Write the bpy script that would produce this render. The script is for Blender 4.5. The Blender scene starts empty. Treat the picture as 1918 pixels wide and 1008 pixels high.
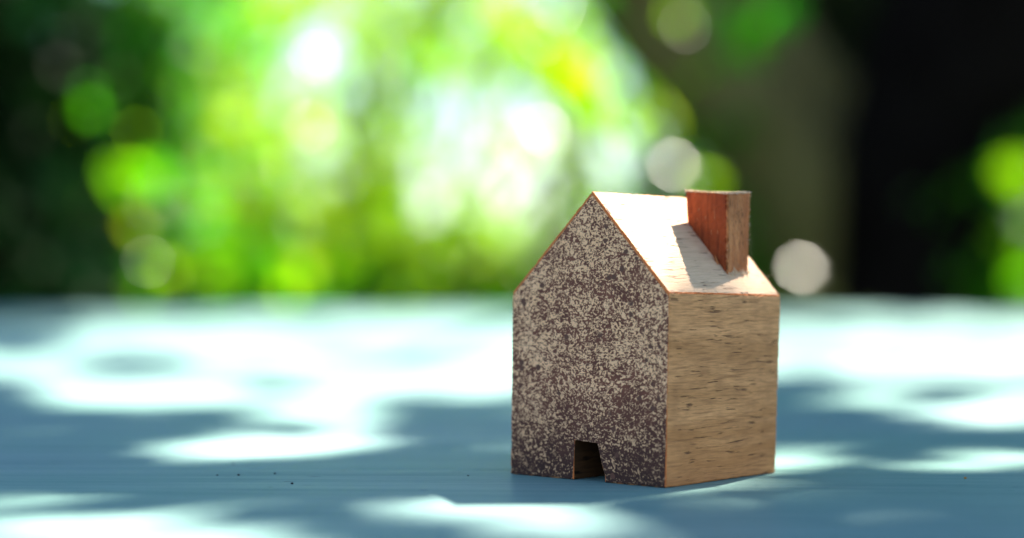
import bpy, bmesh, math, random
import numpy as np
from mathutils import Vector, Matrix, noise

S = bpy.context.scene
COL = S.collection
random.seed(7); RNG = np.random.default_rng(11)
MM = 0.001

# ------------------------------------------------------------------ camera
CAM = np.array([-0.019986, -0.226194, 0.026060])
PITCH, ROLL, FPX = 0.00912, 0.003, 3300.0
FW = np.array([0, math.cos(PITCH), math.sin(PITCH)])
UP0 = np.array([0, -math.sin(PITCH), math.cos(PITCH)]); R0 = np.array([1.0, 0, 0])
RT = math.cos(ROLL)*R0 + math.sin(ROLL)*UP0
UP = -math.sin(ROLL)*R0 + math.cos(ROLL)*UP0
cd = bpy.data.cameras.new('camera'); cam = bpy.data.objects.new('camera', cd); COL.objects.link(cam)
cam.matrix_world = Matrix(((RT[0], UP[0], -FW[0], CAM[0]), (RT[1], UP[1], -FW[1], CAM[1]),
                           (RT[2], UP[2], -FW[2], CAM[2]), (0, 0, 0, 1)))
cd.sensor_fit = 'HORIZONTAL'; cd.sensor_width = 36.0; cd.lens = FPX/1918*36
cd.clip_start = 0.005; cd.clip_end = 2000
cd.dof.use_dof = True; cd.dof.focus_distance = 0.2335; cd.dof.aperture_fstop = 7.6
cd.dof.aperture_blades = 9
S.camera = cam

# ------------------------------------------------------------------ light
SUN_EL, SUN_AZ = math.radians(50.6), math.radians(33.0)          # azimuth from +Y towards +X
SD = np.array([math.sin(SUN_AZ)*math.cos(SUN_EL), math.cos(SUN_AZ)*math.cos(SUN_EL), math.sin(SUN_EL)])
w = bpy.data.worlds.new('World'); S.world = w; w.use_nodes = True
nt = w.node_tree; bg = nt.nodes['Background']
sky = nt.nodes.new('ShaderNodeTexSky'); sky.sky_type = 'NISHITA'; sky.sun_disc = False
sky.sun_elevation = SUN_EL; sky.sun_rotation = SUN_AZ
nt.links.new(sky.outputs[0], bg.inputs[0]); sky.dust_density = 0.0; sky.ozone_density = .4; bg.inputs[1].default_value = 0.05
sl = bpy.data.lights.new('sun', 'SUN'); sl.energy = 5.0; sl.angle = math.radians(0.55); sl.color = (1, .90, .76)
so = bpy.data.objects.new('sun', sl); COL.objects.link(so)
so.rotation_euler = Vector(SD).to_track_quat('Z', 'Y').to_euler()
S.view_settings.view_transform = 'Standard'; S.view_settings.look = 'None'
S.view_settings.gamma = 1; S.view_settings.exposure = 2.4
S.render.engine = 'CYCLES'

# ------------------------------------------------------------------ helpers
def at(px, py, D):
    """point at distance D along the camera axis seen at pixel (px, py) of the photograph"""
    v = FW + RT*((px-959)/FPX) - UP*((py-504)/FPX)
    return CAM + v*D
def project(X):
    q = X - CAM; dz = q @ FW
    return 959 + FPX*(q @ RT)/dz, 504 - FPX*(q @ UP)/dz
def empty(name, loc, rz=0, **kw):
    o = bpy.data.objects.new(name, None); COL.objects.link(o); o.location = loc; o.rotation_euler = (0, 0, rz)
    o.empty_display_size = .01
    return tag(o, **kw)
def tag(o, label=None, cat=None, group=None, kind=None):
    if label: o['label'] = label
    if cat: o['category'] = cat
    if group: o['group'] = group
    if kind: o['kind'] = kind
    return o
def link_mesh(name, me, mats, parent=None, **kw):
    o = bpy.data.objects.new(name, me); COL.objects.link(o)
    for m in (mats if isinstance(mats, (list, tuple)) else [mats]): me.materials.append(m)
    if parent: o.parent = parent
    return tag(o, **kw)
def pyd(name, v, f, mats, parent=None, smooth=False, **kw):
    me = bpy.data.meshes.new(name); me.from_pydata([tuple(map(float, p)) for p in v], [], f); me.update()
    if smooth: me.polygons.foreach_set('use_smooth', [True]*len(me.polygons))
    return link_mesh(name, me, mats, parent, **kw)

class G:
    """tiny node-graph helper"""
    def __init__(self, name):
        self.m = bpy.data.materials.new(name); self.m.use_nodes = True
        self.t = self.m.node_tree; self.b = self.t.nodes['Principled BSDF']; self.out = self.t.nodes['Material Output']
    def n(self, typ, **kw):
        nd = self.t.nodes.new(typ)
        for k, v in kw.items():
            if k[0] == '_': setattr(nd, k[1:], v)
            else:
                key = int(k[1:]) if k[0] == 'i' and k[1:].isdigit() else k
                if hasattr(v, 'links') or isinstance(v, bpy.types.NodeSocket): self.t.links.new(v, nd.inputs[key])
                else: nd.inputs[key].default_value = v
        return nd
    def coords(self, scale, rot=(0, 0, 0), loc=(0, 0, 0)):
        c = self.n('ShaderNodeTexCoord')
        return self.n('ShaderNodeMapping', Vector=c.outputs['Object'], Scale=scale, Rotation=rot, Location=loc).outputs[0]
    def noise(self, vec, scale, detail=3, rough=.55, dist=0):
        return self.n('ShaderNodeTexNoise', Vector=vec, Scale=scale, Detail=detail, Roughness=rough, Distortion=dist).outputs['Fac']
    def ramp(self, fac, stops, interp='LINEAR'):
        r = self.n('ShaderNodeValToRGB', Fac=fac); e = r.color_ramp.elements; r.color_ramp.interpolation = interp
        while len(e) < len(stops): e.new(.5)
        for el, (p, c) in zip(e, stops):
            el.position = p; el.color = (c, c, c, 1) if not hasattr(c, '__len__') else (*c, 1)
        return r.outputs[0]
    def math(self, op, a, b=None, clamp=False):
        nd = self.n('ShaderNodeMath', _operation=op, _use_clamp=clamp, i0=a)
        if b is not None:
            if isinstance(b, bpy.types.NodeSocket): self.t.links.new(b, nd.inputs[1])
            else: nd.inputs[1].default_value = b
        return nd.outputs[0]
    def mix(self, fac, a, b, mode='MIX'):
        nd = self.n('ShaderNodeMix', _data_type='RGBA', _blend_type=mode)
        for i, v in ((0, fac), (6, a), (7, b)):
            if isinstance(v, bpy.types.NodeSocket): self.t.links.new(v, nd.inputs[i])
            else: nd.inputs[i].default_value = v if i == 0 else (*v, 1)
        return nd.outputs[2]
    def done(self, col, rough=.6, bump=None, dist=.0001, strength=.6, spec=.3):
        for k, v in (('Base Color', col), ('Roughness', rough)):
            if isinstance(v, bpy.types.NodeSocket): self.t.links.new(v, self.b.inputs[k])
            else: self.b.inputs[k].default_value = (*v, 1) if k == 'Base Color' else v
        self.b.inputs['Specular IOR Level'].default_value = spec
        if bump is not None:
            bn = self.n('ShaderNodeBump', Height=bump, Strength=strength, Distance=dist)
            self.t.links.new(bn.outputs[0], self.b.inputs['Normal'])
        return self.m

# ------------------------------------------------------------------ materials: wood (object coordinates in mm)
def mat_endgrain():
    g = G('end_grain_wood')
    p = g.coords((1000, 1000, 1000))
    warp = g.n('ShaderNodeTexNoise', Vector=p, Scale=.12, Detail=1.0)
    off = g.n('ShaderNodeVectorMath', _operation='MULTIPLY_ADD', i0=warp.outputs['Color'], i1=(2.5, 0, 2.5), i2=p).outputs[0]
    st = g.n('ShaderNodeMapping', Vector=off, Rotation=(0, math.radians(-35), 0), Scale=(1.0, 1, 1.35)).outputs[0]
    a = g.noise(st, 1.95, .5, .5, 1.25)
    b = g.noise(off, 3.3, .5, .5, .6)
    n = g.math('ADD', g.math('MULTIPLY', a, .62), g.math('MULTIPLY', b, .38))
    broad = g.noise(p, .14, 2, .5)
    arcs = g.noise(g.n('ShaderNodeMapping', Vector=off, Rotation=(0, math.radians(-22), 0), Scale=(.25, 1, 1.5)).outputs[0], .35, 2, .5)
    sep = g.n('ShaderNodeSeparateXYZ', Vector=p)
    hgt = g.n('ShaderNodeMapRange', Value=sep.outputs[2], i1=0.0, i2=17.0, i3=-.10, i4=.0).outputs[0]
    n2 = g.math('ADD', n, g.math('ADD', g.math('MULTIPLY', g.math('SUBTRACT', broad, .5), .16),
                g.math('ADD', g.math('MULTIPLY', g.math('SUBTRACT', arcs, .5), .13), hgt)))
    mask = g.ramp(n2, [(.44, 0.0), (.585, 1.0)])
    tint = g.noise(p, .5, 2, .5)
    dark = g.mix(g.ramp(tint, [(.3, 0.), (.7, 1.)]), (.125, .040, .028), (.21, .070, .045))
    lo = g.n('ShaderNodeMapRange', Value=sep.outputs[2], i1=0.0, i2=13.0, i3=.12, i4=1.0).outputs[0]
    dark = g.mix(g.math('SUBTRACT', 1.0, lo), dark, (.018, .009, .010))       # wood darkened towards the foot: light falloff painted into the colour
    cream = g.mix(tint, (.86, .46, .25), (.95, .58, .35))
    cream = g.mix(g.math('MULTIPLY', g.math('SUBTRACT', 1.0, lo), .8), cream, (.40, .235, .13))  # cream flecks dimmed towards the foot by the same painted falloff
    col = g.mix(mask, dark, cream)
    # rusty pores
    v = g.n('ShaderNodeTexVoronoi', Vector=off, Scale=.62); v.feature = 'F1'
    pores = g.math('MULTIPLY', g.ramp(v.outputs['Distance'], [(.20, 1.0), (.27, 0.0)]), g.ramp(g.noise(p, .22, 1), [(.5, 0.), (.56, 1.)]))
    col = g.mix(pores, col, (.13, .055, .04))
    # a few hairline saw scratches
    sc = g.noise(g.n('ShaderNodeMapping', Vector=p, Rotation=(0, math.radians(62), 0), Scale=(.12, 1, 4.0)).outputs[0], 1.2, 2, .5)
    scr = g.ramp(sc, [(.72, 0.), (.78, .6)])
    col = g.mix(scr, col, (.05, .04, .04))
    return g.done(col, .62, g.math('SUBTRACT', mask, g.math('MULTIPLY', pores, .6)), .00004, .55, .25)

def mat_sidegrain(name, c0, c1, c2, pore, axis='Y', fine=1.0, cover=(.63, .68)):
    """long grain running along local Y (side of the block) or Z (chimney)"""
    g = G(name)
    long = {'Y': (1, .10, 1), 'Z': (1, 1, .12)}[axis]
    p = g.coords((1000, 1000, 1000))
    wv = g.n('ShaderNodeTexNoise', Vector=p, Scale=.10, Detail=1.5)
    off = g.n('ShaderNodeVectorMath', _operation='MULTIPLY_ADD', i0=wv.outputs['Color'], i1=(.7, 0.5, .7), i2=p).outputs[0]
    sp = g.n('ShaderNodeMapping', Vector=off, Scale=long).outputs[0]
    band = g.noise(sp, .32, 3, .55); fib = g.noise(sp, 2.6*fine, 4, .65)
    mott = g.noise(p, .22, 2, .5)
    col = g.mix(g.ramp(band, [(.35, 0.), (.65, 1.)]), c0, c1)
    col = g.mix(g.math('MULTIPLY', g.ramp(fib, [(.40, 0.), (.66, 1.)]), .38), col, c2)
    col = g.mix(g.math('MULTIPLY', g.ramp(mott, [(.45, 0.), (.72, 1.)]), .35), col, c2)
    if axis == 'Y' and name == 'long_grain_wood':     # redder and darker towards the foot of the block
        zz = g.n('ShaderNodeSeparateXYZ', Vector=p).outputs[2]
        hw = g.ramp(g.math('ADD', g.math('MULTIPLY', zz, -1/16), g.math('ADD', g.math('MULTIPLY', band, .9), .35)), [(.2, 0.), (.95, 1.)])
        col = g.mix(g.math('MULTIPLY', hw, .7), col, (.46, .165, .05))
    lines = g.noise(g.n('ShaderNodeMapping', Vector=off, Scale={'Y': (1, .035, 1), 'Z': (1, 1, .05)}[axis]).outputs[0], 3.2*fine, 3, .6)
    col = g.mix(g.math('MULTIPLY', g.ramp(lines, [(.50, 0.), (.68, 1.)]), .6), col, c2)
    pl = {'Y': (1, .075, 1), 'Z': (1, 1, .22)}[axis]
    pv = g.noise(g.n('ShaderNodeMapping', Vector=off, Scale=pl).outputs[0], 2.1*fine, 2.2, .55)
    gate = g.noise(p, .30, 1.5)
    pm = g.math('MULTIPLY', g.ramp(pv, [(cover[0], 0.), (cover[1], 1.)]), g.ramp(gate, [(.40, .25), (.55, 1.)]))
    col = g.mix(pm, col, pore)
    hgt = g.math('SUBTRACT', g.math('MULTIPLY', fib, .5), pm)
    return g.done(col, .68, hgt, .00042 if axis == 'Z' else .00018, .8, .15)

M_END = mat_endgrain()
M_SIDE = mat_sidegrain('long_grain_wood', (.93, .44, .185), (.66, .295, .11), (.31, .125, .048), (.22, .095, .042), fine=1.45, cover=(.62, .69))
M_ROOF = mat_sidegrain('pale_sawn_wood', (.80, .54, .35), (.74, .48, .31), (.58, .36, .22), (.34, .18, .11), fine=1.2, cover=(.61, .70))
M_EDGE = mat_sidegrain('raw_orange_edge', (.66, .17, .045), (.55, .13, .035), (.72, .28, .10), (.2, .07, .03), fine=1.5)
M_RED = mat_sidegrain('red_stained_wood', (.40, .085, .026), (.26, .050, .017), (.11, .02, .009), (.55, .27, .14), 'Z', cover=(.69, .74))
M_TAN = mat_sidegrain('rough_chimney_wood', (.84, .36, .14), (.58, .19, .065), (.26, .075, .028), (.10, .035, .018), 'Z', fine=1.7, cover=(.575, .64))
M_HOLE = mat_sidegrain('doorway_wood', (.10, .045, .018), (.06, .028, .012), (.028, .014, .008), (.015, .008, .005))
g_ = G('pale_wood_fibre'); M_FIB = g_.done((.74, .58, .42), .7)

# ------------------------------------------------------------------ toy house
W = {k: np.array(v)*MM for k, v in dict(bn=(-.15, .36, 0), bl=(-20.12, 17.07, 0), bs=(16.77, 19.49, 0),
     er=(.21, .36, 25.17), el=(-19.85, 17.07, 25.11), es=(17.45, 19.49, 24.69), ap=(-9.34, 8.51, 38.62), ab=(7.5, 27.3, 38.6)).items()}
BASE = (W['bl']+W['bs'])/2
RZ = math.atan2(W['bn'][1]-W['bl'][1], W['bn'][0]-W['bl'][0])
house = empty('toy_house', BASE+np.array([0, 0, .04*MM]), RZ, label='small wooden toy house with speckled gable, pale roof and red-brown chimney', cat='toy house')
INV = np.array(Matrix.Rotation(-RZ, 3, 'Z'))
def loc(p): return INV @ (np.asarray(p) - BASE)
L = {k: loc(v) for k, v in W.items()}
back = L['bs'] - L['bn']
L['bk'] = L['bl'] + back; L['ek'] = L['el'] + L['es'] - L['er']
fu = L['bl'] - L['bn']
def fp(s, z):       # point on the front face: fraction s from the near corner to the left corner, height z (mm)
    return L['bn'] + fu*s + np.array([0, 0, z*MM])
RIM = 0.42*MM
def inset(p): return p - np.array([0, 0, RIM*1.35])
# notch of the doorway in front-face fractions / mm
N = [fp(.375, 0), fp(.418, 5.25), fp(.573, 5.45), fp(.577, 0)]
DEEP = back*.62
V = []; F = []; C = []
def vi(p):
    for i, q in enumerate(V):
        if np.linalg.norm(q-p) < 1e-7: return i
    V.append(np.array(p)); return len(V)-1
def face(pts, c): F.append([vi(p) for p in pts]); C.append(c)
# classes: 0 front gable, 1 right wall, 2 roof, 3 left wall, 4 back gable, 5 base, 6 raw edge(roof rim), 7 doorway
iel, iap, ier = inset(L['el']), inset(L['ap']), inset(L['er'])
kel, kap, ker = inset(L['ek']), inset(L['ab']), inset(L['es'])
face([L['bn'], ier, iap, iel, L['bl'], N[3], N[2], N[1], N[0]], 0)
face([ier, L['er'], L['ap'], iap], 6); face([iap, L['ap'], L['el'], iel], 6)
face([L['bn'], L['bs'], ker, ier], 1); face([ier, ker, L['es'], L['er']], 1)
face([L['bl'], iel, kel, L['bk']], 3); face([iel, L['el'], L['ek'], kel], 3)
face([L['er'], L['es'], L['ab'], L['ap']], 2); face([L['el'], L['ap'], L['ab'], L['ek']], 2)
face([L['bs'], L['bk'], kel, kap, ker], 4); face([ker, kap, L['ab'], L['es']], 6); face([kap, kel, L['ek'], L['ab']], 6)
face([L['bn'], N[0], N[0]+DEEP, N[3]+DEEP, N[3], L['bl'], L['bk'], L['bs']], 5)
for a, b in ((0, 1), (1, 2), (2, 3)):
    face([N[a], N[b], N[b]+DEEP, N[a]+DEEP], 7)
face([N[3]+DEEP, N[2]+DEEP, N[1]+DEEP, N[0]+DEEP], 7)

def solid_bm(V, F, C, bevel_pairs, off, cut_mm, frame, keep_class):
    bm = bmesh.new(); vs = [bm.verts.new(p) for p in V]
    for f, c in zip(F, C):
        fc = bm.faces.new([vs[i] for i in f]); fc.material_index = c
    bm.edges.index_update()
    es = []
    for e in bm.edges:
        cl = sorted(f.material_index for f in e.link_faces)
        if len(cl) == 2 and tuple(cl) in bevel_pairs: es.append(e)
    if es:
        r = bmesh.ops.bevel(bm, geom=es, offset=off, segments=2, profile=.5, affect='EDGES', clamp_overlap=True)
        for f in r['faces']:
            c = f.calc_center_median()
            f.material_index = keep_class if c.z > .3*MM else (0 if abs(f.normal.y) > abs(f.normal.x) else 1)
    lo = np.min(V, axis=0); hi = np.max(V, axis=0)
    for ax in range(3):
        k = lo[ax] + cut_mm*.37
        while k < hi[ax]:
            no = [0, 0, 0]; no[ax] = 1; co = [0, 0, 0]; co[ax] = k
            bmesh.ops.bisect_plane(bm, geom=bm.verts[:]+bm.edges[:]+bm.faces[:], dist=1e-8, plane_co=co, plane_no=no)
            k += cut_mm
    bm.normal_update()
    return bm
def roughen(bm, lo_z, edge_amp, face_amp, seed, freq=1.0):
    """uneven sawn surface: corners and edges chipped inwards, faces very slightly wavy"""
    o = Vector((seed*13.7, seed*5.1, seed*2.3)); mv = []
    for v in bm.verts:
        q = v.co*1000*freq
        nr = {tuple(round(c, 1) for c in f.normal) for f in v.link_faces}
        sharp = len(nr) > 1
        n1 = noise.noise(q*.9+o); n2 = noise.noise(q*2.6+o*2)
        if sharp: d = -edge_amp*(max(0, n1*.6+n2*.8+.1))
        else: d = face_amp*(n1+n2*.5)
        mv.append((v, v.normal*d))
    for v, d in mv:
        c = v.co + d
        if c.z < lo_z: c.z = lo_z
        v.co = c
BEV = {(0, 7), (7, 7), (0, 1), (0, 3), (1, 4), (3, 4), (1, 2), (0, 5), (1, 5), (3, 5), (2, 3), (2, 6), (1, 6), (3, 6), (2, 2)}
bm = solid_bm(V, F, C, BEV, .16*MM, .55*MM, None, 6)
roughen(bm, 0.0, .22*MM, .012*MM, 1)
def split(bm, cls, name, mats, remap, parent, pred=None, **kw):
    b2 = bm.copy()
    bmesh.ops.delete(b2, geom=[f for f in b2.faces if not (f.material_index in cls and (pred is None or pred(f)))], context='FACES')
    for f in b2.faces: f.material_index = remap.get(f.material_index, 0)
    me = bpy.data.meshes.new(name); b2.to_mesh(me); b2.free()
    return link_mesh(name, me, mats, parent, **kw)
top_slope = lambda f: f.calc_center_median()
def near_front(f): return f.calc_center_median()
fy = L['bn'][1]; x_r = L['bn'][0]; x_l = L['bl'][0]
def edge_owner(f):
    """which piece a raw bevelled-edge face belongs to"""
    c = f.calc_center_median(); s = (c.x-x_l)/(x_r-x_l)
    zroof_r = L['er'][2] + (L['ap'][2]-L['er'][2])*(x_r-c.x)/(x_r-L['ap'][0])
    zroof_l = L['el'][2] + (L['ap'][2]-L['el'][2])*(c.x-x_l)/(L['ap'][0]-x_l)
    if c.z > min(zroof_r, zroof_l) - RIM*2.2 and c.z > 23*MM: return 'roof'
    if c.z < .35*MM and c.y > fy + .4*MM: return 'base'
    if c.y < fy + 1.0*MM: return 'gable'
    if c.x > 0: return 'right'
    return 'left'
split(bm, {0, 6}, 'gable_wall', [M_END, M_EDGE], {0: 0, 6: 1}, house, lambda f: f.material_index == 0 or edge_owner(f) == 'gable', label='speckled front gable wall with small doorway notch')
split(bm, {1, 6}, 'side_wall', [M_SIDE, M_EDGE], {1: 0, 6: 1}, house, lambda f: f.material_index == 1 or edge_owner(f) == 'right', label='tan side wall with horizontal grain')
split(bm, {3, 6}, 'side_wall', [M_SIDE, M_EDGE], {3: 0, 6: 1}, house, lambda f: f.material_index == 3 or edge_owner(f) == 'left')
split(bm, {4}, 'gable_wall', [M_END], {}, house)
split(bm, {5, 6}, 'base', [M_SIDE, M_EDGE], {5: 0, 6: 1}, house, lambda f: f.material_index == 5 or edge_owner(f) == 'base')
split(bm, {2, 6}, 'roof', [M_ROOF, M_EDGE], {2: 0, 6: 1}, house, lambda f: f.material_index == 2 or edge_owner(f) == 'roof')
split(bm, {7}, 'doorway', [M_HOLE], {}, house)
bm.free()

# chimney
K = {k: loc(np.array(v)*MM) for k, v in dict(B0=(4.32, 18.49, 34.6), B1=(9.37, 14.15, 27.47), B2=(12.77, 18.31, 27.65),
     T0=(4.05, 18.4, 39.3), T1=(9.42, 14.15, 38.72), T2=(13.15, 18.45, 39.1)).items()}
K['B3'] = K['B0']+K['B2']-K['B1']; K['T3'] = K['T0']+K['T2']-K['T1']-np.array([0, 0, .5*MM])
for k in ('B0', 'B1', 'B2', 'B3'): K[k] = K[k] - np.array([0, 0, .25*MM])
cv = [K[k] for k in ('B0', 'B1', 'B2', 'B3', 'T0', 'T1', 'T2', 'T3')]
cf = [(0, 1, 5, 4), (1, 2, 6, 5), (2, 3, 7, 6), (3, 0, 4, 7), (4, 5, 6, 7), (3, 2, 1, 0)]
bm = solid_bm(cv, cf, [0, 1, 0, 1, 2, 2], {(0, 1), (0, 2), (1, 2)}, .22*MM, .33*MM, None, 1)
roughen(bm, 0.0, .5*MM, .10*MM, 4, 1.8)
for f in bm.faces:
    if f.material_index == 1 and f.normal.z > .55: f.material_index = 2
me = bpy.data.meshes.new('chimney'); bm.to_mesh(me); bm.free()
link_mesh('chimney', me, [M_RED, M_TAN, M_ROOF], house)

# loose wood fibres left by the saw
def fibre(vv, ff, p, d, ln, r, bend):
    d = np.array(d, float); d /= np.linalg.norm(d); sd = np.cross(d, RNG.normal(size=3)); sd /= np.linalg.norm(sd); s2 = np.cross(d, sd)
    rings = []
    for i in range(4):
        t = i/3; c = p + d*ln*t + sd*bend*t*t; rr = r*(1-.75*t)
        k = len(vv)
        for a in range(3):
            an = a*2.094; vv.append(c + (sd*math.cos(an)+s2*math.sin(an))*rr)
        rings.append(k)
    for i in range(3):
        for a in range(3):
            b = (a+1) % 3; ff.append((rings[i]+a, rings[i]+b, rings[i+1]+b, rings[i+1]+a))
    ff.append((rings[3], rings[3]+1, rings[3]+2))
fv, ff = [], []
def along(a, b, n, outs, ln, r):
    for _ in range(n):
        t = RNG.random(); p = a + (b-a)*t; o = np.array(outs)+RNG.normal(size=3)*.55
        fibre(fv, ff, p - o/np.linalg.norm(o)*.1*MM, o, ln*(.35+RNG.random()*.9)*MM, r*(.6+.7*RNG.random())*MM, RNG.normal()*ln*.3*MM)
dz = np.array([0, 0, .1*MM])
along(K['T0']-dz, K['T1']-dz, 80, (-.3, -.8, .35), .45, .075); along(K['T1']-dz, K['T2']-dz, 60, (.8, -.2, .35), .45, .075)
along(K['T0'], K['T1'], 26, (0, -.2, 1), .28, .04); along(K['T2']-dz, K['B2'], 22, (.9, .4, 0), .3, .045)
along(K['T1']+dz*0, K['B1'], 10, (.5, -.8, 0), .2, .04)
along(K['B1']+dz*4.5, K['B2']+dz*4.5, 50, (.7, -.3, .1), .75, .14); along(K['B0']+dz*3, K['B1']+dz*3, 14, (-.2, -.8, .2), .3, .06)
along(L['ap'], L['ab'], 22, (0, 0, 1), .22, .025); along(L['es'], L['bs'], 46, (.8, .4, 0), .25, .05)
along(L['es'], L['ab'], 26, (.3, .6, .6), .3, .03)
q = loc(np.array(W['es'])*.82+np.array(W['ab'])*.18)
fibre(fv, ff, q, (.5, .3, .5), 1.0*MM, .04*MM, .5*MM)
pyd('wood_fibres', fv, ff, M_FIB, house, kind='stuff')
# the thick splinter at the chimney's foot
sv, sf = [], []
p0 = K['B0']+(K['B1']-K['B0'])*.80+np.array([0, -.25, .25])*MM
for i in range(5): fibre(sv, sf, p0+RNG.normal(size=3)*.12*MM, (-.25+RNG.normal()*.2, -.25, 1), (1.0+.5*RNG.random())*MM, .17*MM, .2*MM)
pyd('splinter', sv, sf, M_TAN, house)

# ------------------------------------------------------------------ table
def mat_paint():
    g = G('weathered_blue_paint')
    p = g.coords((1, 1, 1))
    sp = g.n('ShaderNodeMapping', Vector=p, Scale=(7, 130, 130)).outputs[0]
    grain = g.noise(sp, 3.0, 4, .6)
    fine = g.noise(g.n('ShaderNodeMapping', Vector=p, Scale=(60, 1500, 1500)).outputs[0], 2.0, 3, .6)
    tone = g.noise(g.n('ShaderNodeMapping', Vector=p, Scale=(9, 16, 16)).outputs[0], 1.0, 3, .55)
    col = g.mix(g.ramp(tone, [(.38, 0.), (.62, 1.)]), (.205, .365, .33), (.215, .345, .345))
    col = g.mix(g.math('MULTIPLY', g.ramp(grain, [(.45, 0.), (.75, 1.)]), .5), col, (.075, .20, .18))
    crack = g.math('MAXIMUM', g.ramp(grain, [(.70, 0.), (.76, 1.)]), g.ramp(g.noise(g.n('ShaderNodeMapping', Vector=p, Scale=(90, 260, 260)).outputs[0], 3.0, 2, .5), [(.69, 0.), (.74, .9)]))
    col = g.mix(g.math('MULTIPLY', crack, .7), col, (.05, .08, .10))
    hgt = g.math('SUBTRACT', g.math('ADD', g.math('MULTIPLY', grain, .6), g.math('MULTIPLY', fine, .4)), crack)
    return g.done(col, g.ramp(grain, [(.3, .34), (.7, .5)]), hgt, .0004, .7, .03)
M_PAINT = mat_paint()
table = empty('painted_table', (0, 1.0, -.75), label='long table of pale blue painted planks under the toy house, dappled with sun', cat='table')
YEND, KC = 1.36, 1.9
PW, GAP, TH = .096, .0004, .028
y0 = .0225 - 4*PW
for i in range(40):
    ya = y0 + i*PW + GAP/2; yb = min(ya + PW - GAP, YEND - .004)
    if yb - ya < .02: break
    half = lambda y: min(.95, max(.0005, (YEND-y)/KC)**(1/3))
    ys = np.linspace(ya, yb, 4); vv = []; ff = []
    dzv = -.0006*random.random() if i not in (3, 4) else (0 if i == 3 else 0)
    dzv = 0
    prof = [(ya, -TH), (ya, -.0004), (ya+.0004, 0)] + [(y, 0) for y in ys[1:-1]] + [(yb-.0004, 0), (yb, -.0004), (yb, -TH)]
    n = len(prof)
    for sgn in (-1, 1):
        for (y, z) in prof: vv.append((sgn*half(y), y-1.0, z+dzv+.75))
    for k in range(n): ff.append((k, (k+1) % n, n+(k+1) % n, n+k)[::-1])
    ff.append(tuple(range(n))); ff.append(tuple(range(n, 2*n))[::-1])
    pyd('plank', vv, ff, M_PAINT, table)
def box(name, c, s, m, parent):
    vv = [(c[0]+sx*s[0]/2, c[1]+sy*s[1]/2, c[2]+sz*s[2]/2) for sz in (-1, 1) for sy in (-1, 1) for sx in (-1, 1)]
    ff = [(0, 2, 3, 1), (4, 5, 7, 6), (0, 1, 5, 4), (2, 6, 7, 3), (1, 3, 7, 5), (0, 4, 6, 2)]
    return pyd(name, vv, ff, m, parent)
for sx in (-.4, .4):
    for sy in (-1.2, -.1): box('leg', (sx, sy, .345), (.07, .07, .69), M_PAINT, table)
    box('bearer', (sx, -.62, .706), (.06, 1.3, .03), M_PAINT, table)

# crumbs and specks lying on the table
def crumb(px, py, size, mat, label, name='crumb'):
    v = FW + RT*((px-959)/FPX) - UP*((py-504)/FPX); P = CAM + v*(-CAM[2]/v[2])
    bm = bmesh.new(); bmesh.ops.create_icosphere(bm, subdivisions=2, radius=size/2)
    for vt in bm.verts:
        vt.co *= 1 + .45*noise.noise(vt.co*1.6/size+Vector((px, py, 0)))
        vt.co.z = vt.co.z*.7 + size*.28
        if vt.co.z < 0: vt.co.z = 0
    me = bpy.data.meshes.new(name); bm.to_mesh(me); bm.free()
    o = link_mesh(name, me, mat, None, label=label, cat='crumb', group='crumbs on the painted table'); o.location = P; o.scale = (.62, .62, .6)
g_ = G('ochre_crumb'); M_OC = g_.done((.45, .20, .02), .7)
g_ = G('dark_crumb'); M_DC = g_.done((.02, .022, .025), .8)
crumb(1808, 897, .0007, M_OC, 'tiny orange brown crumb on the table right of the house')
crumb(437, 870, .0005, M_DC, 'dark speck on the table, topmost of those left of the house')
crumb(515, 888, .00055, M_DC, 'dark speck right of centre among the specks left of the house')
crumb(407, 891, .00045, M_DC, 'dark speck leftmost among those on the shaded table')
crumb(447, 891, .0006, M_DC, 'flat dark speck between two others on the shaded table')
crumb(547, 907, .0006, M_DC, 'dark speck nearest the front edge left of the house')
crumb(877, 892, .0004, M_DC, 'dark speck lying close beside the left corner of the toy house')

# ------------------------------------------------------------------ leaves
def leaf_mat(name, refl, trans, tf=.5, rough=.3, spec=.5, var=.3):
    g = G(name)
    r = g.n('ShaderNodeNewGeometry').outputs['Random Per Island']
    hs = g.n('ShaderNodeHueSaturation', Hue=g.n('ShaderNodeMapRange', Value=r, i1=0., i2=1., i3=.5-.035*var/.3, i4=.5+.02).outputs[0],
             Value=g.n('ShaderNodeMapRange', Value=r, i1=0., i2=1., i3=1-var, i4=1+var).outputs[0], Color=(*refl, 1))
    ht = g.n('ShaderNodeHueSaturation', Hue=g.n('ShaderNodeMapRange', Value=r, i1=0., i2=1., i3=.5-.035*var/.3, i4=.5+.02).outputs[0],
             Value=g.n('ShaderNodeMapRange', Value=r, i1=0., i2=1., i3=1-var, i4=1+var).outputs[0], Color=(*trans, 1))
    g.t.links.new(hs.outputs[0], g.b.inputs['Base Color']); g.b.inputs['Roughness'].default_value = rough
    g.b.inputs['Specular IOR Level'].default_value = spec
    tr = g.n('ShaderNodeBsdfTranslucent', Color=ht.outputs[0])
    mx = g.n('ShaderNodeMixShader', Fac=tf)
    g.t.links.new(g.b.outputs[0], mx.inputs[1]); g.t.links.new(tr.outputs[0], mx.inputs[2])
    g.t.links.new(mx.outputs[0], g.out.inputs[0])
    return g.m
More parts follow.
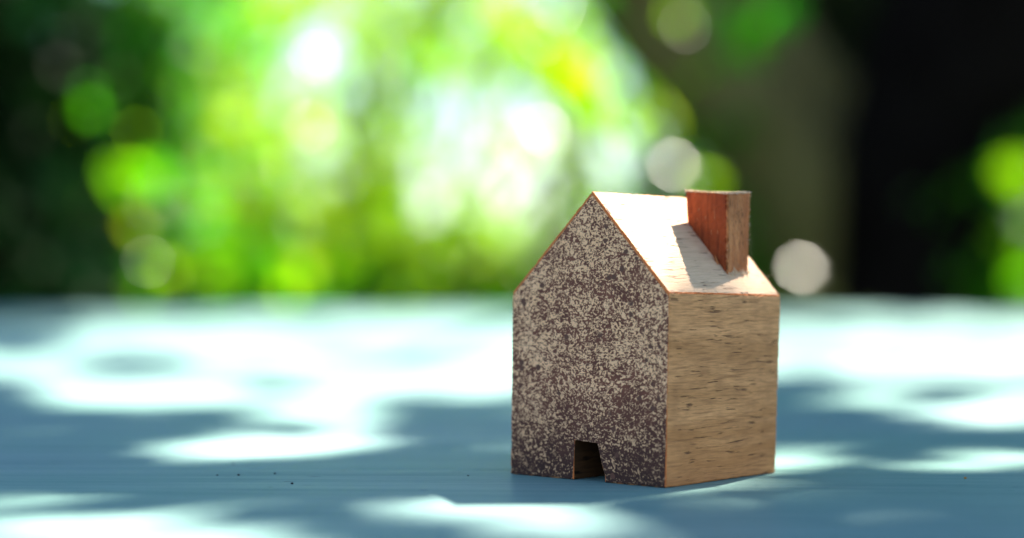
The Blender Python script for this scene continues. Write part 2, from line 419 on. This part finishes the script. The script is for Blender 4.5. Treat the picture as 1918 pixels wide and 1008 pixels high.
def leaf_mesh(P, Nn, A, ln, wd):
    """folded, pointed leaves: centres P, normals Nn, axis A, arrays of length and width"""
    A = A - Nn*(A*Nn).sum(1, keepdims=True); A /= np.linalg.norm(A, axis=1, keepdims=True)+1e-9
    B = np.cross(Nn, A); l = ln[:, None]; w_ = wd[:, None]
    v = np.stack([P-A*l/2, P-A*l*.12+B*w_/2+Nn*w_*.16, P-A*l*.12-B*w_/2+Nn*w_*.16, P+A*l*.22+B*w_*.38+Nn*w_*.1, P+A*l*.22-B*w_*.38+Nn*w_*.1, P+A*l/2-Nn*l*.06, P-A*l*.1, P+A*l*.22], 1)
    n = len(P); V_ = v.reshape(-1, 3)
    base = np.array([[0, 6, 1], [0, 2, 6], [1, 6, 7], [1, 7, 3], [2, 7, 6], [2, 4, 7], [3, 7, 5], [4, 5, 7]])
    F_ = (np.arange(n)[:, None, None]*8 + base[None]).reshape(-1, 3)
    return V_, F_
def mesh_np(name, V_, F_, mats, parent, mi=None, **kw):
    me = bpy.data.meshes.new(name)
    me.vertices.add(len(V_)); me.vertices.foreach_set('co', V_.astype(np.float32).ravel())
    k = F_.shape[1]
    me.loops.add(F_.size); me.loops.foreach_set('vertex_index', F_.astype(np.int32).ravel())
    me.polygons.add(len(F_)); me.polygons.foreach_set('loop_start', np.arange(0, F_.size, k, dtype=np.int32))
    if mi is not None: me.polygons.foreach_set('material_index', mi.astype(np.int32))
    me.update(calc_edges=True); me.validate()
    return link_mesh(name, me, mats, parent, **kw)
def unit(v): return v/(np.linalg.norm(v, axis=-1, keepdims=True)+1e-9)
def tube(pts, rad, seg=10, wob=0.0):
    pts = [np.array(p, float) for p in pts]
    P, Rr = [], []                                   # smooth the polyline
    for i in range(len(pts)-1):
        p0 = pts[max(0, i-1)]; p1 = pts[i]; p2 = pts[i+1]; p3 = pts[min(len(pts)-1, i+2)]
        for t in np.linspace(0, 1, 6)[:-1]:
            P.append(.5*((2*p1)+(-p0+p2)*t+(2*p0-5*p1+4*p2-p3)*t*t+(-p0+3*p1-3*p2+p3)*t**3)); Rr.append(rad[i]*(1-t)+rad[i+1]*t)
    P.append(pts[-1]); Rr.append(rad[-1]); vv, ff = [], []
    for i, (p, r) in enumerate(zip(P, Rr)):
        d = P[min(i+1, len(P)-1)]-P[max(i-1, 0)]; d /= np.linalg.norm(d)
        a = np.cross(d, (0.3, .9, .2)); a /= np.linalg.norm(a); b = np.cross(d, a)
        for k in range(seg):
            an = 2*math.pi*k/seg; dr = a*math.cos(an)+b*math.sin(an)
            vv.append(p + dr*r*(1+wob*noise.noise(Vector(p*9+dr*1.3))))
    for i in range(len(P)-1):
        for k in range(seg):
            ff.append((i*seg+k, i*seg+(k+1) % seg, (i+1)*seg+(k+1) % seg, (i+1)*seg+k))
    k = (len(P)-1)*seg; ff.append(tuple(range(k, k+seg)))
    return vv, ff
def bark(name, c0, c1):
    g = G(name); p = g.coords((1, 1, 1))
    n = g.noise(g.n('ShaderNodeMapping', Vector=p, Scale=(11, 11, 5)).outputs[0], 1.0, 6, .7)
    return g.done(g.mix(g.ramp(n, [(.35, 0.), (.65, 1.)]), c0, c1), .95, n, .01, .8, 0.0)
M_BLACK = bark('black_bark', (.004, .003, .003), (.010, .008, .008))
M_OLIVE = bark('mossy_bark', (.12, .098, .036), (.20, .17, .075))
M_STEM = bark('green_stem', (.05, .07, .025), (.09, .10, .04))

GREENS = {
 'gloss': leaf_mat('waxy_leaf', (.04, .10, .02), (.05, .16, .01), .3, .3, .6, .2),
 'dark':  leaf_mat('dark_leaf', (.010, .028, .010), (.004, .030, .006), .35, .6, .06, .4),
 'deep':  leaf_mat('deep_green_leaf', (.022, .08, .012), (.018, .15, .008), .5, .45, .12, .4),
 'green': leaf_mat('green_leaf', (.03, .13, .006), (.075, .40, .002), .6, .30, .35, .35),
 'lime':  leaf_mat('lime_leaf', (.07, .16, .005), (.26, .52, .003), .65, .30, .3, .3),
 'olive': leaf_mat('olive_leaf', (.045, .055, .022), (.05, .075, .015), .4, .55, .1, .3),
}
GROUND_Z = -.75
HV = unit((SD - FW)[None])[0]                         # the orientation in which a leaf glints at the camera side
def shrub(name, label, cat, clumps, mat, leaf=(.075, .018), group=None, stems=5, droop=.6, trunk_r=.014, glints=()):
    """clumps: (px, py, rx, ry, D, depth, count) - centre and spread of each mass of leaves"""
    cs = [(at(c[0], c[1], c[4]), c[2]/FPX*c[4], c[3]/FPX*c[4], c[5], c[6]) for c in clumps]
    ctr = np.mean([c[0] for c in cs], axis=0); bx, by = ctr[0], ctr[1]
    root = empty(name, (bx, by, GROUND_Z), label=label, cat=cat, group=group); o = np.array([bx, by, GROUND_Z])
    Ps = []
    for (c, rx, rz, dep, n) in cs:
        # twigs first, leaves strung along them: an uneven, clumpy crown
        nt_ = max(3, n//14); tw = RNG.normal(size=(nt_, 3))*np.array([rx, dep, rz])*.55 + c
        dirs = unit(RNG.normal(size=(nt_, 3))*np.array([.5, .5, .35])+np.array([0, 0, -droop]))
        k = RNG.integers(0, nt_, n); t = RNG.random(n)
        Ps.append(tw[k] + dirs[k]*(t*.22*(leaf[0]/.075))[:, None] + RNG.normal(size=(n, 3))*leaf[0]*.22)
    P = np.concatenate(Ps); P = P[P[:, 2] > GROUND_Z+.02]; n = len(P)
    Nn = unit(RNG.normal(size=(n, 3))*.75+np.array([.25, .5, .5])); A = unit(RNG.normal(size=(n, 3))*.6+np.array([0, 0, -droop]))
    ln = leaf[0]*(.6+.7*RNG.random(n)); wd = leaf[1]*(.6+.7*RNG.random(n))
    mi = np.zeros(n*8, int)
    for (px, py, D, size, kind) in glints:          # broad young leaves: some let the sun through, some mirror it
        q = at(px, py, D); tv = unit((CAM-q)[None])[0]
        nn = unit((SD+tv)[None])[0] if kind == 1 else unit((SD*.8-tv*.5)[None])[0]
        nn = unit((nn+RNG.normal(size=3)*.10)[None])[0] if size < .03 else nn
        P = np.vstack([P, q]); Nn = np.vstack([Nn, nn]); A = np.vstack([A, (.3, .1, -1)])
        ln = np.append(ln, size); wd = np.append(wd, size*.85); mi = np.append(mi, [1+kind]*8)
    V_, F_ = leaf_mesh(P-o, Nn, A, ln, wd)
    mesh_np('crown', V_, F_, [GREENS[mat], GREENS['lime'], GREENS['gloss'], GREENS['green']], root, mi)
    vv, ff = [], []
    for s in range(stems):
        c, rx, rz, dep, n = cs[s % len(cs)]
        tgt = c-o + RNG.normal(size=3)*np.array([rx, dep, rz])*.4
        b = np.array([RNG.normal()*.06, RNG.normal()*.06, 0])
        mid = b*.5+tgt*.5+np.array([RNG.normal()*.05, 0, .05])
        a, f = tube([b, mid, tgt], [trunk_r, trunk_r*.7, trunk_r*.25], 6); k = len(vv)
        vv += a; ff += [tuple(i+k for i in q) for q in f]
    pyd('trunk', vv, ff, M_STEM, root, smooth=True)
    return root

GB = 'shrubs growing behind the table'
def scatter_glints(n, x0, x1, y0, y1, D, smax=.06):
    return [(x0+(x1-x0)*RNG.random(), y0+(y1-y0)*RNG.random(), D*(.9+.15*RNG.random()), .015+smax*RNG.random()**2, int(RNG.choice([0, 2, 2, 2, 0]))) for _ in range(n)] + [(x0+(x1-x0)*RNG.random(), y0+(y1-y0)*RNG.random(), D, .008+.014*RNG.random(), 1) for _ in range(n//4)]
shrub('hedge_shrub', 'nearly black shaded hedge shrub at the far left edge', 'shrub',
      [(-60, 250, 110, 420, 3.3, .25, 2200), (60, 80, 95, 260, 3.3, .25, 1700), (70, 470, 100, 190, 3.3, .25, 1600)], 'dark', (.06, .024), GB)
shrub('hedge_shrub', 'dark green bush between the black hedge and the lime bush', 'shrub',
      [(190, 160, 85, 260, 3.7, .2, 1200), (200, 480, 110, 150, 3.7, .2, 900), (270, 20, 70, 160, 3.7, .2, 600)], 'deep', (.07, .02), GB, glints=scatter_glints(14, 90, 330, 60, 560, 3.4, .035)+[(235, 350, 3.3, .08, 2), (250, 330, 3.3, .05, 0), (290, 330, 3.35, .07, 2), (120, 250, 3.3, .05, 2)])
shrub('leafy_shrub', 'lush bright green bush right of the dark bush', 'shrub',
      [(340, 80, 80, 250, 4.3, .4, 330), (320, 430, 120, 130, 4.3, .4, 400), (480, 480, 140, 90, 4.3, .4, 400)], 'green', (.08, .022), GB, glints=scatter_glints(30, 250, 620, 20, 560, 4.0)+[(400, 505, 3.8, .10, 2), (560, 500, 3.8, .06, 0), (545, 500, 3.8, .08, 2), (240, 395, 3.8, .02, 1)])
shrub('leafy_shrub', 'yellow-green backlit bush with hanging leaves left of centre', 'shrub',
      [(430, 80, 110, 260, 4.8, .5, 520), (470, 330, 110, 150, 4.8, .5, 360), (640, 350, 110, 140, 4.8, .4, 300)], 'lime', (.085, .022), GB, glints=scatter_glints(26, 380, 900, 0, 560, 4.4)+[(600, 390, 4.2, .11, 0), (470, 400, 4.2, .1, 0), (590, 110, 4.2, .026, 1), (585, 240, 4.2, .03, 1)])
shrub('leafy_shrub', 'thin airy bush in the bright middle with white sky gaps', 'shrub',
      [(760, 30, 170, 130, 5.6, .4, 600), (830, 420, 190, 110, 5.6, .4, 600), (690, 200, 50, 190, 5.6, .4, 260), (950, 40, 90, 100, 5.6, .4, 200)], 'lime', (.085, .024), GB)
shrub('leafy_shrub', 'low green bush along the far table edge in the middle', 'shrub',
      [(420, 570, 200, 50, 4.4, .4, 330), (640, 520, 170, 70, 4.4, .4, 330), (880, 540, 190, 60, 4.4, .4, 330), (1080, 530, 170, 80, 4.4, .4, 330), (1330, 560, 150, 50, 4.4, .4, 260)], 'green', (.08, .024), GB)
shrub('leafy_shrub', 'vivid yellow-green sprig bush just left of the leaning limb', 'shrub',
      [(1060, 130, 75, 150, 3.9, .25, 110), (1075, 330, 75, 120, 3.9, .25, 70)], 'lime', (.085, .028), GB, glints=[(1070, 150, 3.6, .12, 0), (1090, 180, 3.6, .1, 0), (1020, 245, 3.6, .035, 1), (1030, 255, 3.6, .03, 1)])
shrub('leafy_shrub', 'mid green bush behind the house chimney under the limb', 'shrub',
      [(1170, 270, 100, 120, 4.6, .4, 240), (1270, 420, 120, 130, 4.6, .4, 360), (1060, 40, 90, 110, 4.6, .4, 170)], 'green', (.08, .022), GB, glints=scatter_glints(16, 1000, 1330, 0, 520, 4.1, .05)+[(1265, 312, 3.5, .036, 1), (1320, 350, 4.0, .07, 0), (1180, 240, 4.0, .07, 0), (1050, 20, 4.0, .025, 1)])
shrub('leafy_shrub', 'bright green bush right of the black trunk at the edge', 'shrub',
      [(1950, 470, 70, 150, 4.2, .3, 560), (1990, 280, 70, 150, 4.2, .3, 300)], 'green', (.08, .024), GB, glints=[(1905, 330, 3.8, .1, 2), (1900, 450, 3.8, .1, 2), (1920, 530, 3.8, .1, 2)])
shrub('thicket_shrub', 'dark olive thicket behind the limb and the black trunk', 'shrub',
      [(1480, 150, 190, 300, 5.4, .4, 3200), (1500, 500, 130, 140, 5.4, .4, 1400), (1700, 50, 220, 300, 5.4, .4, 2400)], 'olive', (.09, .035), GB, glints=[])
shrub('leafy_sprig', 'small pale sprig just past the table edge beside the black trunk', 'plant', [(1505, 520, 30, 40, 2.75, .04, 12)], 'olive', (.05, .02), stems=2, trunk_r=.004, glints=[(1505, 505, 2.75, .031, 1)])
shrub('hanging_sprig', 'yellow-green sprig hanging in front of the mossy limb near the top', 'plant', [(1400, 50, 40, 50, 2.8, .08, 18)], 'green', (.05, .022), stems=2, trunk_r=.004, glints=[(1425, 50, 2.8, .06, 2), (1390, 80, 2.8, .07, 2), (1470, 20, 2.8, .06, 2), (1350, 20, 2.8, .05, 2)])
GF = 'tall trees far behind the shrubs'
shrub('tall_tree', 'bright green far tree left of the white sky gap', 'tree',
      [(220, 150, 220, 330, 10.5, .8, 800), (520, 500, 260, 120, 10.5, .8, 420), (1190, 180, 110, 250, 10.5, .8, 380), (900, 560, 300, 60, 10.5, .8, 260)], 'green', (.16, .06), GF, trunk_r=.05)
shrub('tall_tree', 'pale yellow-green far tree in the middle under the sky gap', 'tree',
      [(850, 500, 280, 100, 11, .8, 420), (450, 150, 140, 300, 11, .8, 480), (980, 0, 180, 110, 11, .8, 300), (720, -20, 200, 90, 11, .8, 260), (700, 280, 90, 150, 11, .8, 200), (880, 240, 150, 110, 11, .8, 200)], 'lime', (.16, .06), GF, trunk_r=.05)
shrub('tall_tree', 'dark far tree behind the olive thicket', 'tree',
      [(1500, 150, 170, 330, 10, .8, 2200), (1700, 200, 150, 330, 10, .8, 1500)], 'deep', (.16, .06), GF, trunk_r=.05)

# ------------------------------------------------------------------ the shade tree: trunk, limbs, and a crown over the table
tD = 4.5
tb = at(1715, 560, tD); tb[2] = GROUND_Z
tree = empty('shade_tree', tb, label='dark tree with a black leaning trunk and mossy limb, its crown shading the table', cat='tree')
o = tb
def T(px, py, D): return at(px, py, D) - o
a, f = tube([(0-.02, 0, 0), T(1708, 560, tD), T(1728, 300, tD), T(1790, 80, tD), T(1850, -250, tD), T(1880, -700, tD)], [.28, .218, .212, .22, .18, .12], 20, .12)
pyd('trunk', a, f, M_BLACK, tree, smooth=True)
a, f = tube([T(1700, 640, tD+.12), T(1570, 450, tD+.16), T(1420, 250, tD+.2), T(1240, 40, tD+.2), T(1060, -220, tD+.1)], [.21, .188, .168, .148, .134], 16, .2)
pyd('limb', a, f, M_OLIVE, tree, smooth=True)
a, f = tube([T(1680, 470, tD+.25), T(1560, 250, tD+.3), T(1430, 60, tD+.35), T(1300, -200, tD+.4)], [.17, .14, .12, .10], 16, .2)
pyd('limb', a, f, M_OLIVE, tree, smooth=True)
a, f = tube([T(1720, 470, tD+.02), T(1810, 300, tD+.05), T(1900, 80, tD+.1), T(2010, -200, tD+.2)], [.16, .168, .16, .13], 16, .15)
pyd('limb', a, f, M_BLACK, tree, smooth=True)

# where the sun comes through the crown: patches on the table (pixel ellipses of the photograph)
LIT = [(800, 690, 270, 62, 0), (280, 735, 200, 34, 0), (470, 832, 175, 27, -4), (600, 790, 110, 60, 0), (20, 965, 70, 70, 0), (330, 1000, 180, 48, 0),
       (1000, 982, 170, 34, 0), (1740, 668, 330, 40, 0), (1880, 765, 130, 30, -6), (1500, 858, 80, 22, 0), (1330, 912, 130, 14, -6),
       (1840, 868, 120, 14, -5), (1650, 745, 60, 14, 0)]
SHADE_FAR = [(20, 605, 150, 20), (-60, 640, 200, 30), (1900, 590, 90, 8), (300, 590, 120, 5)]
SHADE = [(250, 685, 120, 22), (1500, 712, 90, 13), (30, 640, 90, 30), (1480, 640, 60, 10), (620, 660, 60, 8), (1800, 640, 60, 8)]
hs = [loc for loc in ()]
HOUSE_SH = [np.array(p) for p in ((-.0265, -.0225), (-.010, -.0225), (.012, .003), (.004, .010), (-.0085, .0055), (-.026, -.014))]
def inpoly(x, y, poly):
    c = False; n = len(poly)
    for i in range(n):
        x1, y1 = poly[i]; x2, y2 = poly[(i+1) % n]
        if (y1 > y) != (y2 > y) and x < (x2-x1)*(y-y1)/(y2-y1)+x1: c = not c
    return c
def in_ell(px, py, e, grow=1.0):
    an = math.radians(e[4]) if len(e) > 4 else 0; dx, dy = px-e[0], py-e[1]
    u, v = dx*math.cos(an)+dy*math.sin(an), -dx*math.sin(an)+dy*math.cos(an)
    return (u/e[2])**2+(v/e[3])**2 < grow
def shaded(x, y):
    if inpoly(x, y, HOUSE_SH): return False
    px, py = project(np.array([x, y, 0.0]))
    if any(in_ell(px, py, e) for e in LIT): return False
    if y > .26: return any(in_ell(px, py, e) for e in SHADE)
    return True
Pl = []; mg = .0045
step = .0085; xs = np.arange(-.42, .5, step)
for y in np.arange(-.10, .62, step):
    hw = .33*(y-CAM[1]) + .05
    for x in xs:
        if abs(x-CAM[0]) > hw: continue
        xx = x + (RNG.random()-.5)*step; yy = y + (RNG.random()-.5)*step
        u_ = RNG.random()
        if u_ < .07: continue
        if (u_ > .95 and not inpoly(xx, yy, HOUSE_SH)) or shaded(xx, yy) and shaded(xx+mg, yy) and shaded(xx-mg, yy) and shaded(xx, yy+mg*1.4) and shaded(xx, yy-mg*1.4):
            Pl.append(np.array([xx, yy, 0]) + SD*(1.05+.55*RNG.random()))
lnl = [.024]*len(Pl)
for y in np.arange(-.75, .7, .016):                  # unseen leaves added at both sides and over the near end, blocking fill light
    hw = .33*(y-CAM[1]) + .05 if y > -.10 else -1
    for x in np.arange(-.8, .8, .016):
        if abs(x-CAM[0]) < hw or RNG.random() < .2: continue
        Pl.append(np.array([x+(RNG.random()-.5)*.016, y+(RNG.random()-.5)*.016, 0]) + SD*(1.05+.55*RNG.random())); lnl.append(.034)
for y in np.arange(.62, 1.9, .03):
    for x in np.arange(-1, 1, .03):
        xx, yy = x+(RNG.random()-.5)*.03, y+(RNG.random()-.5)*.03
        px, py = project(np.array([xx, yy, 0.0]))
        if RNG.random() < .14 or any(in_ell(px, py, e) for e in SHADE_FAR): Pl.append(np.array([xx, yy, 0]) + SD*(1.2+.5*RNG.random())); lnl.append(.055)
lnl = np.array(lnl); Pl = np.array(Pl); n = len(Pl)
Nn = unit(RNG.normal(size=(n, 3))*.32+SD); A = unit(RNG.normal(size=(n, 3)))
V_, F_ = leaf_mesh(Pl-o, Nn, A, lnl*(.8+.5*RNG.random(n)), lnl*.58*(.8+.5*RNG.random(n)))
GREENS['canopy'] = leaf_mat('canopy_leaf', (.02, .05, .012), (.03, .17, .05), .28, .5, .1, .3)
mesh_np('crown', V_, F_, [GREENS['canopy']], tree)
uc = []
for c, r, m in (((1.3, 5.65, 2.0), (.75, .35, .4), 2300), ((1.9, 5.7, 2.2), (.7, .45, .45), 1300)):
    uc.append(RNG.normal(size=(m, 3))*np.array(r)*.6+np.array(c))
uc = np.concatenate(uc); m = len(uc)
V2, F2 = leaf_mesh(uc-o, unit(RNG.normal(size=(m, 3))*.4+SD), unit(RNG.normal(size=(m, 3))), .13*(.7+.6*RNG.random(m)), .055*(.7+.6*RNG.random(m)))
mesh_np('crown', V2, F2, [GREENS['canopy']], tree)
# limbs that carry that crown
for tgt in ((.1, .9, 1.1), (.45, 1.1, 1.15), (-.15, 1.0, 1.1), (.75, 1.3, 1.2)):
    tg = np.array(tgt)
    st = at(1870, -700, tD)
    a, f = tube([st-o, st*.6+tg*.4+np.array([0, 0, .35])-o, st*.25+tg*.75+np.array([0, 0, .2])-o, tg-o], [.05, .018, .009, .003], 8, .1)
    pyd('limb', a, f, M_BLACK, tree, smooth=True)

# ------------------------------------------------------------------ ground
g = G('lawn'); p = g.coords((1, 1, 1))
M_GR = g.done(g.mix(g.noise(p, 3.0, 5, .6), (.03, .055, .015), (.075, .11, .03)), .9, g.noise(p, 40, 3), .03, 1)
pyd('ground', [(-300, -300, GROUND_Z), (300, -300, GROUND_Z), (300, 300, GROUND_Z), (-300, 300, GROUND_Z)], [(0, 1, 2, 3)], M_GR, kind='structure')
